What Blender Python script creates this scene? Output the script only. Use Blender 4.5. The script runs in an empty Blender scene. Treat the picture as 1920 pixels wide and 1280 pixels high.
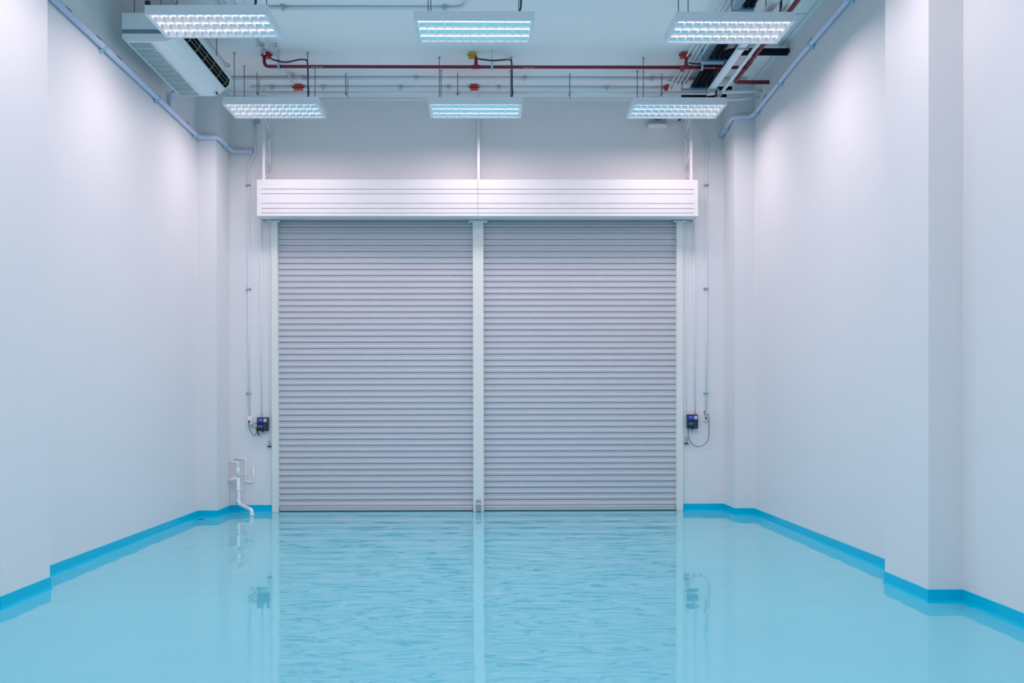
import bpy, math, random
from mathutils import Vector, Matrix
random.seed(7)
PI = math.pi
C = bpy.context.scene.collection
SC = bpy.context.scene

# ------------------------------------------------------------------ survey camera
F, CX, CY, YAW, ROLL, PITCH, EYE = 1801.36, 932.13, 766.45, 0.0114, 0.0019, -0.0056, 1.575

def cam_to_world(x3, z3, y2):
    c, s = math.cos(ROLL), math.sin(ROLL); x = c*x3 + s*z3; z2 = -s*x3 + c*z3
    c, s = math.cos(PITCH), math.sin(PITCH); y = c*y2 - s*z2; z = s*y2 + c*z2
    c, s = math.cos(YAW), math.sin(YAW); return Vector((c*x + s*y, -s*x + c*y, z))
def ray(u, v): return cam_to_world((u-CX)/F, -(v-CY)/F, 1.0)
def onY(u, v, Y): r = ray(u, v); return r*(Y/r.y) + Vector((0, 0, EYE))
def onX(u, v, X): r = ray(u, v); return r*(X/r.x) + Vector((0, 0, EYE))
def onZ(u, v, Z): r = ray(u, v); return r*((Z-EYE)/r.z) + Vector((0, 0, EYE))

# room measures (metres)
W = 14.046           # back wall
YF = -3.0            # wall behind the camera
ZC = 6.04            # ceiling
XL, XLP = -3.992, -3.726
XR, XRP = 3.757, 3.482
HB = 0.104
PL = (7.40, 8.235)   # left pilaster depth range
PR = (7.526, 8.349)
CL, CR = 13.336, 13.418   # corner pillars start here

# ------------------------------------------------------------------ materials
def new_mat(name):
    m = bpy.data.materials.new(name); m.use_nodes = True
    nt = m.node_tree; b = nt.nodes['Principled BSDF']
    return m, nt, b
def mat(name, col, rough=.5, metal=0., spec=.5, noise=0., nscale=20., bump=0., bscale=60., emit=None, es=0., coat=0., stretch=(1, 1, 1)):
    m, nt, b = new_mat(name)
    b.inputs['Base Color'].default_value = (*col, 1)
    b.inputs['Roughness'].default_value = rough
    b.inputs['Metallic'].default_value = metal
    b.inputs['Specular IOR Level'].default_value = spec
    b.inputs['Coat Weight'].default_value = coat
    tc = nt.nodes.new('ShaderNodeTexCoord'); mp = nt.nodes.new('ShaderNodeMapping')
    mp.inputs['Scale'].default_value = stretch
    nt.links.new(tc.outputs['Object'], mp.inputs['Vector'])
    if noise:
        n = nt.nodes.new('ShaderNodeTexNoise'); n.inputs['Scale'].default_value = nscale; n.inputs['Detail'].default_value = 4
        nt.links.new(mp.outputs['Vector'], n.inputs['Vector'])
        r = nt.nodes.new('ShaderNodeMix'); r.data_type = 'RGBA'
        r.inputs['A'].default_value = (*[max(0, c*(1-noise)) for c in col], 1)
        r.inputs['B'].default_value = (*[min(1, c*(1+noise)) for c in col], 1)
        nt.links.new(n.outputs['Fac'], r.inputs['Factor']); nt.links.new(r.outputs['Result'], b.inputs['Base Color'])
    if bump:
        n = nt.nodes.new('ShaderNodeTexNoise'); n.inputs['Scale'].default_value = bscale; n.inputs['Detail'].default_value = 3
        nt.links.new(mp.outputs['Vector'], n.inputs['Vector'])
        bp = nt.nodes.new('ShaderNodeBump'); bp.inputs['Strength'].default_value = bump; bp.inputs['Distance'].default_value = .002
        nt.links.new(n.outputs['Fac'], bp.inputs['Height']); nt.links.new(bp.outputs['Normal'], b.inputs['Normal'])
    if emit:
        b.inputs['Emission Color'].default_value = (*emit, 1); b.inputs['Emission Strength'].default_value = es
    return m

M = {}
M['wall'] = mat('wall_paint', (.80, .81, .825), .55, noise=.012, nscale=.9, bump=.15, bscale=35)
M['ceil'] = mat('ceiling_paint', (.95, .97, .98), .7, noise=.01, nscale=1.2)
M['white'] = mat('white_paint_metal', (.84, .85, .88), .35, noise=.01, nscale=3)
M['hood'] = mat('hood_white_enamel', (.79, .79, .81), .4, noise=.01, nscale=4)
M['frame'] = mat('frame_cream_enamel', (.80, .84, .80), .4, noise=.015, nscale=3)
M['shutter'] = mat('shutter_slat_enamel', (.62, .62, .665), .38, noise=.02, nscale=2, stretch=(.4, 1, 6))
M['bar'] = mat('shutter_bottom_aluminium', (.68, .68, .70), .35, metal=.3, noise=.06, nscale=8, stretch=(.3, 1, 3))
M['steel'] = mat('galvanised_steel', (.42, .48, .52), .4, metal=.7, noise=.1, nscale=40)
M['rod'] = mat('threaded_rod_steel', (.20, .25, .28), .5, metal=.5, noise=.1, nscale=80)
M['pvc'] = mat('white_pvc', (.86, .88, .92), .3, noise=.01, nscale=5)
M['pvcb'] = mat('bluish_pvc_pipe', (.70, .73, .92), .35, noise=.04, nscale=12)
M['clipb'] = mat('pale_blue_pipe_clip', (.45, .68, .80), .4, noise=.03, nscale=20)
M['conduit'] = mat('conduit_white', (.82, .87, .91), .4, noise=.01, nscale=5)
M['red'] = mat('red_pipe_paint', (.22, .007, .03), .4, noise=.1, nscale=10)
M['redbox'] = mat('orange_red_box_plastic', (.55, .035, .03), .4, noise=.08, nscale=30)
M['yellow'] = mat('yellow_box_plastic', (.62, .38, .03), .45, noise=.08, nscale=30)
M['foam'] = mat('black_foam_insulation', (.008, .012, .02), .8, spec=.15, noise=.3, nscale=30, bump=.5, bscale=80)
M['blue'] = mat('blue_clamp_plastic', (.03, .22, .50), .4, noise=.1, nscale=30)
M['cable'] = mat('black_cable_rubber', (.012, .03, .05), .5, noise=.2, nscale=60)
M['black'] = mat('black_plastic', (.01, .012, .025), .35, noise=.2, nscale=40)
M['gcable'] = mat('grey_cable_rubber', (.05, .055, .08), .5, noise=.2, nscale=60)
M['blabel'] = mat('blue_label_print', (.03, .07, .55), .4, noise=.1, nscale=60)
M['wlabel'] = mat('pale_label_print', (.55, .58, .66), .5, noise=.04, nscale=60)
M['screen'] = mat('blue_display_glass', (.02, .15, .45), .2, noise=.05, nscale=60)
M['acbody'] = mat('air_conditioner_shell', (.80, .86, .88), .4, noise=.01, nscale=4)
M['acdark'] = mat('air_outlet_black', (.004, .005, .008), .7, spec=.05, noise=.2, nscale=30)
M['acband'] = mat('air_conditioner_grey_band', (.16, .25, .32), .45, noise=.04, nscale=10)
M['vane'] = mat('olive_guide_wire', (.35, .38, .16), .5, noise=.1, nscale=30)
M['mark'] = mat('dark_print', (.03, .04, .08), .6, noise=.1, nscale=60)
M['wmark'] = mat('white_print', (.75, .72, .75), .6, noise=.05, nscale=60)
M['fan'] = mat('beige_grey_fan_plastic', (.42, .44, .42), .5, noise=.03, nscale=20)
M['seam'] = mat('ceiling_joint_shadow_gap', (.25, .36, .42), .8, noise=.05, nscale=10)
M['mirror'] = mat('louvre_bright_aluminium', (.93, .93, .95), .22, metal=1., noise=.01, nscale=6)
M['blade'] = mat('louvre_blade_aluminium', (.95, .95, .97), .35, metal=0, noise=.01, nscale=6)
M['tube'] = mat('fluorescent_tube_glow', (.9, .9, .95), .4, emit=(1, .93, 1), es=3.8, noise=.01)
M['housing'] = mat('light_housing_white', (.80, .85, .90), .4, noise=.01, nscale=5)

def grille_mat():
    m, nt, b = new_mat('perforated_intake_grille')
    tc = nt.nodes.new('ShaderNodeTexCoord')
    v = nt.nodes.new('ShaderNodeTexVoronoi'); v.voronoi_dimensions = '2D'; v.inputs['Scale'].default_value = 60; v.inputs['Randomness'].default_value = 0
    nt.links.new(tc.outputs['Object'], v.inputs['Vector'])
    r = nt.nodes.new('ShaderNodeValToRGB'); r.color_ramp.elements[0].position = .34; r.color_ramp.elements[1].position = .40
    r.color_ramp.elements[0].color = (.02, .07, .09, 1); r.color_ramp.elements[1].color = (.42, .60, .63, 1)
    nt.links.new(v.outputs['Distance'], r.inputs['Fac']); nt.links.new(r.outputs['Color'], b.inputs['Base Color'])
    b.inputs['Roughness'].default_value = .5
    return m
M['grille'] = grille_mat()

def floor_mat(name, col, ripple=True):
    m, nt, b = new_mat(name)
    N, L = nt.nodes.new, nt.links.new
    tc = N('ShaderNodeTexCoord')
    n = N('ShaderNodeTexNoise'); n.inputs['Scale'].default_value = .5; n.inputs['Detail'].default_value = 3
    L(tc.outputs['Object'], n.inputs['Vector'])
    mx = N('ShaderNodeMix'); mx.data_type = 'RGBA'
    mx.inputs['A'].default_value = (*[c*.95 for c in col], 1); mx.inputs['B'].default_value = (*[min(1, c*1.05) for c in col], 1)
    L(n.outputs['Fac'], mx.inputs['Factor']); L(mx.outputs['Result'], b.inputs['Base Color'])
    b.inputs['Roughness'].default_value = .008 if ripple else .12
    b.inputs['IOR'].default_value = 1.75 if ripple else 1.2
    if ripple:
        n1 = N('ShaderNodeTexNoise'); n1.inputs['Scale'].default_value = 2.6; n1.inputs['Detail'].default_value = 1.2
        n2 = N('ShaderNodeTexNoise'); n2.inputs['Scale'].default_value = 7.; n2.inputs['Detail'].default_value = 2
        mp = N('ShaderNodeMapping'); mp.inputs['Scale'].default_value = (.62, 1, 1); L(tc.outputs['Object'], mp.inputs['Vector'])
        L(mp.outputs['Vector'], n1.inputs['Vector']); L(mp.outputs['Vector'], n2.inputs['Vector'])
        a = N('ShaderNodeMath'); a.operation = 'MULTIPLY_ADD'; a.inputs[1].default_value = .06
        L(n2.outputs['Fac'], a.inputs[0]); L(n1.outputs['Fac'], a.inputs[2])
        bp = N('ShaderNodeBump'); bp.inputs['Strength'].default_value = 1.0; bp.inputs['Distance'].default_value = .0035
        L(a.outputs[0], bp.inputs['Height']); L(bp.outputs['Normal'], b.inputs['Normal'])
    return m
M['floor'] = floor_mat('cyan_epoxy_floor', (.14, .60, .72))
M['base'] = floor_mat('deep_cyan_epoxy_upstand', (.0, .54, .78), False)

# ------------------------------------------------------------------ mesh builder
class MB:
    def __init__(s): s.v = []; s.f = []; s.sm = []
    def face(s, pts, smooth=False):
        i = len(s.v); s.v += [Vector(p) for p in pts]; s.f.append(tuple(range(i, i+len(pts)))); s.sm.append(smooth); return s
    def box(s, x0, x1, y0, y1, z0, z1, bev=0.):
        if x0 > x1: x0, x1 = x1, x0
        if y0 > y1: y0, y1 = y1, y0
        if z0 > z1: z0, z1 = z1, z0
        b = min(bev, (x1-x0)*.45, (y1-y0)*.45, (z1-z0)*.45)
        if b <= 0:
            i = len(s.v)
            s.v += [Vector((x, y, z)) for x in (x0, x1) for y in (y0, y1) for z in (z0, z1)]
            for q in ((0, 1, 3, 2), (4, 6, 7, 5), (0, 4, 5, 1), (2, 3, 7, 6), (0, 2, 6, 4), (1, 5, 7, 3)):
                s.f.append(tuple(i+k for k in q)); s.sm.append(False)
            return s
        # bevelled: each corner split into three
        idx = {}
        for sx in (0, 1):
            for sy in (0, 1):
                for sz in (0, 1):
                    X, Y, Z = (x0, x1)[sx], (y0, y1)[sy], (z0, z1)[sz]
                    dx, dy, dz = (b, -b)[sx], (b, -b)[sy], (b, -b)[sz]
                    for ax, p in (('x', (X, Y+dy, Z+dz)), ('y', (X+dx, Y, Z+dz)), ('z', (X+dx, Y+dy, Z))):
                        idx[(sx, sy, sz, ax)] = len(s.v); s.v.append(Vector(p))
        def F(keys): s.f.append(tuple(idx[k] for k in keys)); s.sm.append(False)
        for a in (0, 1):
            F([(a, 0, 0, 'x'), (a, 0, 1, 'x'), (a, 1, 1, 'x'), (a, 1, 0, 'x')][::1 if a == 0 else -1])
            F([(0, a, 0, 'y'), (1, a, 0, 'y'), (1, a, 1, 'y'), (0, a, 1, 'y')][::1 if a == 0 else -1])
            F([(0, 0, a, 'z'), (0, 1, a, 'z'), (1, 1, a, 'z'), (1, 0, a, 'z')][::1 if a == 0 else -1])
        for a in (0, 1):
            for c in (0, 1):
                F([(a, c, 0, 'x'), (a, c, 1, 'x'), (a, c, 1, 'y'), (a, c, 0, 'y')])
                F([(a, 0, c, 'x'), (a, 1, c, 'x'), (a, 1, c, 'z'), (a, 0, c, 'z')])
                F([(0, a, c, 'y'), (1, a, c, 'y'), (1, a, c, 'z'), (0, a, c, 'z')])
                for d in (0, 1): F([(a, c, d, 'x'), (a, c, d, 'y'), (a, c, d, 'z')])
        return s
    def tube(s, pts, r, seg=12, cap=True, radii=None):
        P = [Vector(p) for p in pts]
        P = [p for i, p in enumerate(P) if i == 0 or (p-P[i-1]).length > 1e-6]
        n = len(P); T = []
        for i in range(n):
            a = P[i]-P[i-1] if i else P[1]-P[0]
            b = P[i+1]-P[i] if i < n-1 else a
            T.append((a.normalized()+b.normalized()).normalized())
        up = Vector((0, 0, 1)) if abs(T[0].z) < .9 else Vector((0, 1, 0))
        u = T[0].cross(up).normalized(); base = len(s.v)
        for i in range(n):
            u = (u - T[i]*u.dot(T[i])).normalized(); w = T[i].cross(u)
            rr = radii[i] if radii else r
            if 0 < i < n-1:
                k = (P[i]-P[i-1]).normalized().dot((P[i+1]-P[i]).normalized()); 
            for j in range(seg):
                a = 2*PI*j/seg; s.v.append(P[i] + (u*math.cos(a)+w*math.sin(a))*rr)
        for i in range(n-1):
            for j in range(seg):
                a = base+i*seg+j; b = base+i*seg+(j+1) % seg
                s.f.append((a, b, b+seg, a+seg)); s.sm.append(True)
        if cap:
            s.f.append(tuple(base+j for j in range(seg))[::-1]); s.sm.append(False)
            s.f.append(tuple(base+(n-1)*seg+j for j in range(seg))); s.sm.append(False)
        return s
    def prism(s, poly, axis, a0, a1):
        """poly in the two other axes, extruded along axis"""
        def pt(p, a):
            return {'x': (a, p[0], p[1]), 'y': (p[0], a, p[1]), 'z': (p[0], p[1], a)}[axis]
        n = len(poly); i = len(s.v)
        s.v += [Vector(pt(p, a0)) for p in poly] + [Vector(pt(p, a1)) for p in poly]
        s.f.append(tuple(range(i, i+n))); s.f.append(tuple(range(i+n, i+2*n))[::-1]); s.sm += [False, False]
        for k in range(n):
            j = (k+1) % n; s.f.append((i+k, i+n+k, i+n+j, i+j)); s.sm.append(False)
        return s
    def strip(s, prof, axis, a0, a1, smooth=False):
        def pt(p, a): return {'x': (a, p[0], p[1]), 'y': (p[0], a, p[1]), 'z': (p[0], p[1], a)}[axis]
        for k in range(len(prof)-1):
            s.face([pt(prof[k], a0), pt(prof[k], a1), pt(prof[k+1], a1), pt(prof[k+1], a0)], smooth)
        return s
    def build(s, name, m, parent=None, fix=True):
        me = bpy.data.meshes.new(name)
        lo = Vector([min(v[i] for v in s.v) for i in range(3)]); hi = Vector([max(v[i] for v in s.v) for i in range(3)])
        if parent is None:
            org = Vector(((lo.x+hi.x)/2, (lo.y+hi.y)/2, lo.z))
        else:
            org = world_loc(parent)
        me.from_pydata([tuple(v-org) for v in s.v], [], s.f)
        for p, k in zip(me.polygons, s.sm): p.use_smooth = k
        me.materials.append(m)
        me.validate(); me.update()
        if fix:
            import bmesh
            bm = bmesh.new(); bm.from_mesh(me); bmesh.ops.recalc_face_normals(bm, faces=bm.faces); bm.to_mesh(me); bm.free()
        o = bpy.data.objects.new(name, me); C.objects.link(o)
        if parent is None: o.location = org
        else: o.parent = parent
        return o
def world_loc(o):
    v = Vector(o.location)
    while o.parent: o = o.parent; v = v + Vector(o.location)
    return v

def fillet(pts, rad, n=6):
    P = [Vector(p) for p in pts]; out = [P[0]]
    for i in range(1, len(P)-1):
        a = P[i-1]-P[i]; b = P[i+1]-P[i]
        d = min(rad, a.length*.49, b.length*.49); a.normalize(); b.normalize()
        p0 = P[i]+a*d; p2 = P[i]+b*d
        for k in range(n+1):
            t = k/n; out.append(p0*(1-t)**2 + P[i]*2*t*(1-t) + p2*t*t)
    out.append(P[-1]); return out
def smooth_path(pts, n=8):
    P = [Vector(p) for p in pts]; out = []
    for i in range(len(P)-1):
        p0 = P[max(i-1, 0)]; p1 = P[i]; p2 = P[i+1]; p3 = P[min(i+2, len(P)-1)]
        for k in range(n):
            t = k/n
            out.append(.5*((2*p1)+(p2-p0)*t+(2*p0-5*p1+4*p2-p3)*t*t+(3*p1-p0-3*p2+p3)*t**3))
    out.append(P[-1]); return out

def thing(name, loc, label, cat, group=None):
    o = bpy.data.objects.new(name, None); o.empty_display_size = .1; C.objects.link(o)
    o.location = loc; o['label'] = label; o['category'] = cat
    if group: o['group'] = group
    return o
def tag(o, label, cat, group=None):
    o['label'] = label; o['category'] = cat
    if group: o['group'] = group
    return o
def struct(name, mb, m, label=None, cat=None):
    o = mb.build(name, m); o['kind'] = 'structure'
    if label: o['label'] = label
    if cat: o['category'] = cat
    return o
def copy_tree(o, parent=None):
    c = o.copy(); C.objects.link(c)
    if parent is not None: c.parent = parent
    for ch in list(o.children): copy_tree(ch, c)
    return c

# ------------------------------------------------------------------ the setting
T = .2
struct('floor', MB().box(XL-T, XR+T, YF-T, W+1.0, -.15, 0), M['floor'], 'glossy cyan epoxy floor mirroring the walls and shutters', 'floor')
struct('ceiling', MB().box(XL-T, XR+T, YF-T, W+T, ZC, ZC+.15), M['ceil'], 'pale ceiling slab carrying lights and pipe runs', 'ceiling')
# side walls follow their pilasters
pl = [(XL-T, YF-T), (XL, YF-T), (XL, PL[0]), (XLP, PL[0]), (XLP, PL[1]), (XL, PL[1]), (XL, CL), (XLP, CL), (XLP, W+T), (XL-T, W+T)]
struct('wall_left', MB().prism(pl, 'z', -.15, ZC+.02), M['wall'], 'white painted left wall with pilasters', 'wall')
pr = [(XR+T, YF-T), (XR, YF-T), (XR, PR[0]), (XRP, PR[0]), (XRP, PR[1]), (XR, PR[1]), (XR, CR), (XRP, CR), (XRP, W+T), (XR+T, W+T)]
struct('wall_right', MB().prism(pr, 'z', -.15, ZC+.02), M['wall'], 'white painted right wall with pilasters', 'wall')
struct('wall_front', MB().box(XL, XR, YF-T, YF, -.15, ZC+.02), M['wall'], 'white wall behind the camera', 'wall')
# door opening measures on the back wall
OX0 = onY(510.5, 900, W).x; OX1 = onY(1280.2, 900, W).x
IX0 = onY(522, 700, W).x; IX1 = onY(1268, 700, W).x
MX0 = onY(887, 700, W).x; MX1 = onY(907, 700, W).x
OZ = onY(900, 400, W).z
bw = MB()
bw.box(XLP, OX0, W, W+T, -.15, ZC+.02); bw.box(OX1, XRP, W, W+T, -.15, ZC+.02); bw.box(OX0, OX1, W, W+T, OZ, ZC+.02)
struct('wall_back', bw, M['wall'], 'white back wall around the shutter doorway', 'wall')

def baseboard(path, side):
    """upstand with a small cove at the floor, following the wall line; side=+1 when the room lies to the right of the path"""
    t = .006; mb = MB(); n = len(path); P = [Vector((p[0], p[1], 0)) for p in path]
    off = []
    for i in range(n):
        def nrm(a, b):
            d = (b-a).normalized(); return Vector((d.y, -d.x, 0))*side
        n1 = nrm(P[i-1], P[i]) if i else None; n2 = nrm(P[i], P[i+1]) if i < n-1 else None
        if n1 is None: off.append(n2)
        elif n2 is None: off.append(n1)
        else:
            if abs(n1.dot(n2)) > .99: off.append(n1)
            else: off.append(n1+n2)
    prof = [(-.01, 0), (t+.018, 0), (t+.018, .001), (t+.009, .006), (t+.002, .018), (t, .03), (t, HB-.002), (t-.002, HB), (-.01, HB)]
    for i in range(n-1):
        for k in range(len(prof)-1):
            a0 = P[i]+off[i]*prof[k][0]+Vector((0, 0, prof[k][1])); b0 = P[i+1]+off[i+1]*prof[k][0]+Vector((0, 0, prof[k][1]))
            a1 = P[i]+off[i]*prof[k+1][0]+Vector((0, 0, prof[k+1][1])); b1 = P[i+1]+off[i+1]*prof[k+1][0]+Vector((0, 0, prof[k+1][1]))
            mb.face([a0, b0, b1, a1])
    for i in (0, n-1): mb.face([P[i]+off[i]*q[0]+Vector((0, 0, q[1])) for q in prof])
    return mb
struct('baseboard_left', baseboard([(XL, YF), (XL, PL[0]), (XLP, PL[0]), (XLP, PL[1]), (XL, PL[1]), (XL, CL), (XLP, CL), (XLP, W), (OX0, W)], 1), M['base'], 'deep cyan upstand along the left wall', 'baseboard')
struct('baseboard_right', baseboard([(XR, YF), (XR, PR[0]), (XRP, PR[0]), (XRP, PR[1]), (XR, PR[1]), (XR, CR), (XRP, CR), (XRP, W), (OX1, W)], -1), M['base'], 'deep cyan upstand along the right wall', 'baseboard')
# fine shadow joint between ceiling boards and a cross joint near the right wall
struct('trim_1', MB().box(XR-.068, XR-.062, YF, CR, ZC-.002, ZC+.001), M['seam'], 'thin ceiling joint beside the right wall', 'joint')
p = onZ(1503, 26, ZC)
struct('trim_2', MB().box(p.x-.12, XR-.068, p.y-.006, p.y+.006, ZC-.002, ZC+.001), M['seam'], 'short cross joint in the ceiling near the right wall', 'joint')

# ------------------------------------------------------------------ roller shutters
PITCHS = .0888
YS = W+.045
def slat_curtain(x0, x1, z0, z1):
    prof = []; z = z0; p = PITCHS
    one = [(.028, 0), (.028, .004), (.006, .006), (.002, .014), (.0, .030), (.001, .042), (.0095, .0485), (.0105, .055), (.006, .068), (.006, .077), (.010, .0815), (.028, .082), (.028, p)]
    while z < z1:
        for d, h in one:
            if z+h <= z1: prof.append((YS+d, z+h))
        z += p
    mb = MB(); mb.strip(prof, 'x', x0, x1)
    mb.face([(x0, YS+.03, z0), (x1, YS+.03, z0), (x1, YS+.03, z1), (x0, YS+.03, z1)])
    return mb
ZT = OZ+.12
BZ = .075
for k, (a, b, lab) in enumerate(((IX0, MX0, 'left of the two closed grey slatted roller shutters, beside the pipes corner'), (MX1, IX1, 'right of the two closed grey slatted roller shutters'))):
    t = thing('door_%d' % (k+1), ((a+b)/2, YS, 0), lab, 'roller shutter'); t['kind'] = 'structure'
    slat_curtain(a-.03, b+.03, BZ, ZT).build('slat_curtain', M['shutter'], t, fix=False)
    m = MB(); m.box(a+.004, b-.004, YS-.012, YS+.02, .012, BZ, .004); m.box(a+.004, b-.004, YS-.026, YS+.012, BZ-.014, BZ-.004, .002)
    m.build('bottom_rail', M['bar'], t)
    MB().box(a+.004, b-.004, YS-.004, YS+.02, 0, .012).build('rubber_seal', M['cable'], t)
# solid dark lintel space behind
struct('wall_outer', MB().box(OX0-.3, OX1+.3, W+.32, W+.4, -.1, ZC), M['wall'], 'outer skin hidden behind the shutters', 'wall')

def guide(x0, x1, label):
    t = thing('shutter_guide', ((x0+x1)/2, W, 0), label, 'door guide rail')
    MB().box(x0, x1, W-.035, W+.10, 0, onY(900, 416, W-.035).z, .004).build('channel', M['frame'], t)
    return t
gz = onY(900, 415.5, W-.03).z
g = guide(OX0, IX0, 'cream steel guide rail on the left edge of the shutter doorway')
MB().box(IX0-.14, IX0+.05, W-.09, W-.035, gz-.008, gz+.012, .002).build('top_plate', M['frame'], g)
g = guide(IX1, OX1, 'cream steel guide rail on the right edge of the shutter doorway')
MB().box(IX1-.05, IX1+.14, W-.09, W-.035, gz-.008, gz+.012, .002).build('top_plate', M['frame'], g)
g = thing('centre_post', ((MX0+MX1)/2, W, 0), 'cream steel post standing between the two roller shutters', 'door post')
MB().box(MX0, MX1, W-.06, W+.10, 0, gz-.01, .005).build('channel', M['frame'], g)
MB().box(MX0-.06, MX1+.06, W-.10, W+.02, gz-.014, gz+.012, .002).build('top_plate', M['frame'], g)
# latch with padlock at the foot of the post
mc = (MX0+MX1)/2
lt = thing('post_latch', (mc, W-.06, 0), 'steel floor latch at the foot of the centre post', 'latch')
MB().box(mc-.036, mc+.036, W-.085, W-.06, .012, .115, .004).build('body', M['steel'], lt)
MB().box(mc-.030, mc-.022, W-.078, W-.06, .115, .168).box(mc+.022, mc+.030, W-.078, W-.06, .115, .168).box(mc-.030, mc+.030, W-.078, W-.06, .160, .170).build('shackle', M['steel'], lt)
MB().box(mc-.04, mc+.04, W-.09, W-.06, .108, .118, .002).build('bright_bar', M['white'], lt)
MB().tube([(mc, W-.095, .07), (mc, W-.084, .07)], .016, 16).build('keyhole_disc', M['steel'], lt)

# hood over both shutters
YH = 13.62
hx0, hx1 = onY(481.5, 370, YH).x, onY(1309.0, 370, YH).x
hz1 = onY(900, 336.5, YH).z; hz0 = onY(900, 404.8, YH).z
def zat(v): return onY(900, v, YH).z
hd = thing('shutter_hood', ((hx0+hx1)/2, YH, hz0), 'long white ribbed steel hood above both roller shutters', 'shutter hood')
ex = .062
prof = [(YH+.02, hz0), (YH, hz0)]
for v, dd in ((399.2, .006), (397.3, .0), (390.8, .007), (388.8, .0), (381.2, .007), (379.2, 0), (363.2, .007), (361.6, 0), (354.6, .007), (352.8, 0)):
    prof.append((YH+.0, zat(v+.9))) ; prof.append((YH+dd*2.2, zat(v+.45))); prof.append((YH+dd*2.2, zat(v-.35))); prof.append((YH, zat(v-.9)))
prof = sorted(set(prof[2:]), key=lambda q: q[1])
prof = [(YH+.02, hz0), (YH, hz0)] + [q for q in prof] + [(YH, hz1), (YH+.02, hz1)]
fp = MB(); hmid = mc
for a, b in ((hx0+ex, hmid-.002), (hmid+.002, hx1-ex)): fp.strip(prof, 'x', a, b)
fp.build('ribbed_front', M['hood'], hd, fix=False)
MB().box(hx0+.01, hx1-.01, YH+.015, W-.001, hz1-.02, hz1-.004).build('top_sheet', M['hood'], hd)
MB().box(hx0+.01, hx1-.01, YH+.008, YH+.25, hz0+.001, hz0+.012).build('bottom_sheet', M['white'], hd)
MB().box(hx0+.02, hx1-.02, YH+.25, YH+.262, hz0+.001, hz0+.04).build('bottom_lip', M['white'], hd)
for a, b in ((hx0, hx0+ex), (hx1-ex, hx1)):
    MB().box(a, b, YH-.003, YH+.02, hz0-.004, hz1-.004, .003).build('end_cap', M['hood'], hd)
for a, b in ((hx0, hx0+.006), (hx1-.006, hx1)):
    MB().box(a, b, YH+.02, W-.001, hz0, hz1-.006).build('side_cheek', M['hood'], hd)

# lattice hangers that carry the hood from above
def hanger(x, sgn, label):
    yf = YH+.02
    t = thing('lattice_hanger', (x, W-.2, hz1), label, 'steel hanger')
    MB().box(x-.018, x+.018, yf, yf+.03, hz1-.01, ZC-.001).build('front_chord', M['hood'], t)
    MB().box(x-.02, x+.02, W-.04, W-.002, hz1-.01, ZC-.001).build('rear_chord', M['white'], t)
    z = hz1; k = 0; br = MB()
    while z < ZC-.25:
        a, b = (yf+.03, W-.03) if k % 2 == 0 else (W-.03, yf+.03)
        br.tube([(x, a, z+.01), (x, b, z+.23)], .013, 6)
        z += .24; k += 1
    br.build('zigzag_bracing', M['white'], t)
hanger(onY(494.5, 330, YH+.02).x, -1, 'cream lattice hanger rising from the left end of the shutter hood')
hanger(onY(897.3, 330, YH+.02).x, 0, 'cream lattice hanger rising from the middle of the shutter hood')
hanger(onY(1296, 330, YH+.02).x, 1, 'cream lattice hanger rising from the right end of the shutter hood')

# ------------------------------------------------------------------ louvre lights
LW, LD, LH = 1.21, .62, .092
def louvre_light():
    t = thing('louvre_light', (0, 0, 0), '', 'ceiling light', 'louvre ceiling lights')
    w, d = LW/2, LD/2; r = .028
    h = MB()
    h.box(-w, w, -d, -d+.012, 0, LH); h.box(-w, w, d-.012, d, 0, LH)
    h.box(-w, -w+.012, -d+.012, d-.012, 0, LH); h.box(w-.012, w, -d+.012, d-.012, 0, LH)
    h.box(-w+.012, w-.012, -d+.012, d-.012, LH-.012, LH)
    h.box(-w+.012, w-.012, -d+.012, -d+r, 0, .006); h.box(-w+.012, w-.012, d-r, d-.012, 0, .006)
    h.box(-w+.012, -w+r+.008, -d+r, d-r, 0, .006); h.box(w-r-.008, w-.012, -d+r, d-r, 0, .006)
    h.build('housing', M['housing'], t)
    x0, x1 = -w+r+.006, w-r-.006; y0, y1 = -d+r, d-r; cell = (y1-y0)/3
    rf = MB()
    for k in range(3):
        c = y0+cell*(k+.5); prof = []
        for i in range(13):
            s = -1+2*i/12; prof.append((c+s*cell*.5, .075-.062*abs(s)**2.2))
        rf.strip(prof, 'x', x0, x1, True)
    rf.build('reflector', M['mirror'], t, fix=False)
    lv = MB()
    nc = 13; st = (x1-x0)/nc
    for k in range(nc+1):
        x = x0+st*k
        lv.prism([(x-.0036, .004), (x+.0036, .004), (x+.006, .045), (x-.006, .045)], 'y', y0, y1)
    for k in range(4):
        y = y0+cell*k
        lv.prism([(y-.003, .003), (y+.003, .003), (y+.006, .03), (y-.006, .03)], 'x', x0, x1)
    lv.build('louvre', M['blade'], t)
    for k in range(3):
        c = y0+cell*(k+.5)
        tb = MB().tube([(x0+.01, c, .042), (x1-.01, c, .042)], .0135, 12).build('fluorescent_tube', M['tube'], t)
    for sx in (-1, 1):
        for sy in (-1, 1):
            rd = MB().tube([(sx*.466, sy*.245, LH-.005), (sx*.466, sy*.245, ROD)], .0055, 6).build('hanging_rod', M['rod'], t)
            MB().tube([(0+sx*.466, sy*.245, ROD-.012), (sx*.466, sy*.245, ROD-.02), (sx*.466, sy*.245, ROD-.001)][0:1]+[(sx*.466, sy*.245, ROD-.001)], .016, 10).build('ceiling_anchor', M['steel'], rd)
    return t
ZL = 5.415
ROD = ZC-ZL
LE = 28.5
LAMPS = []
proto = louvre_light()
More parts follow.
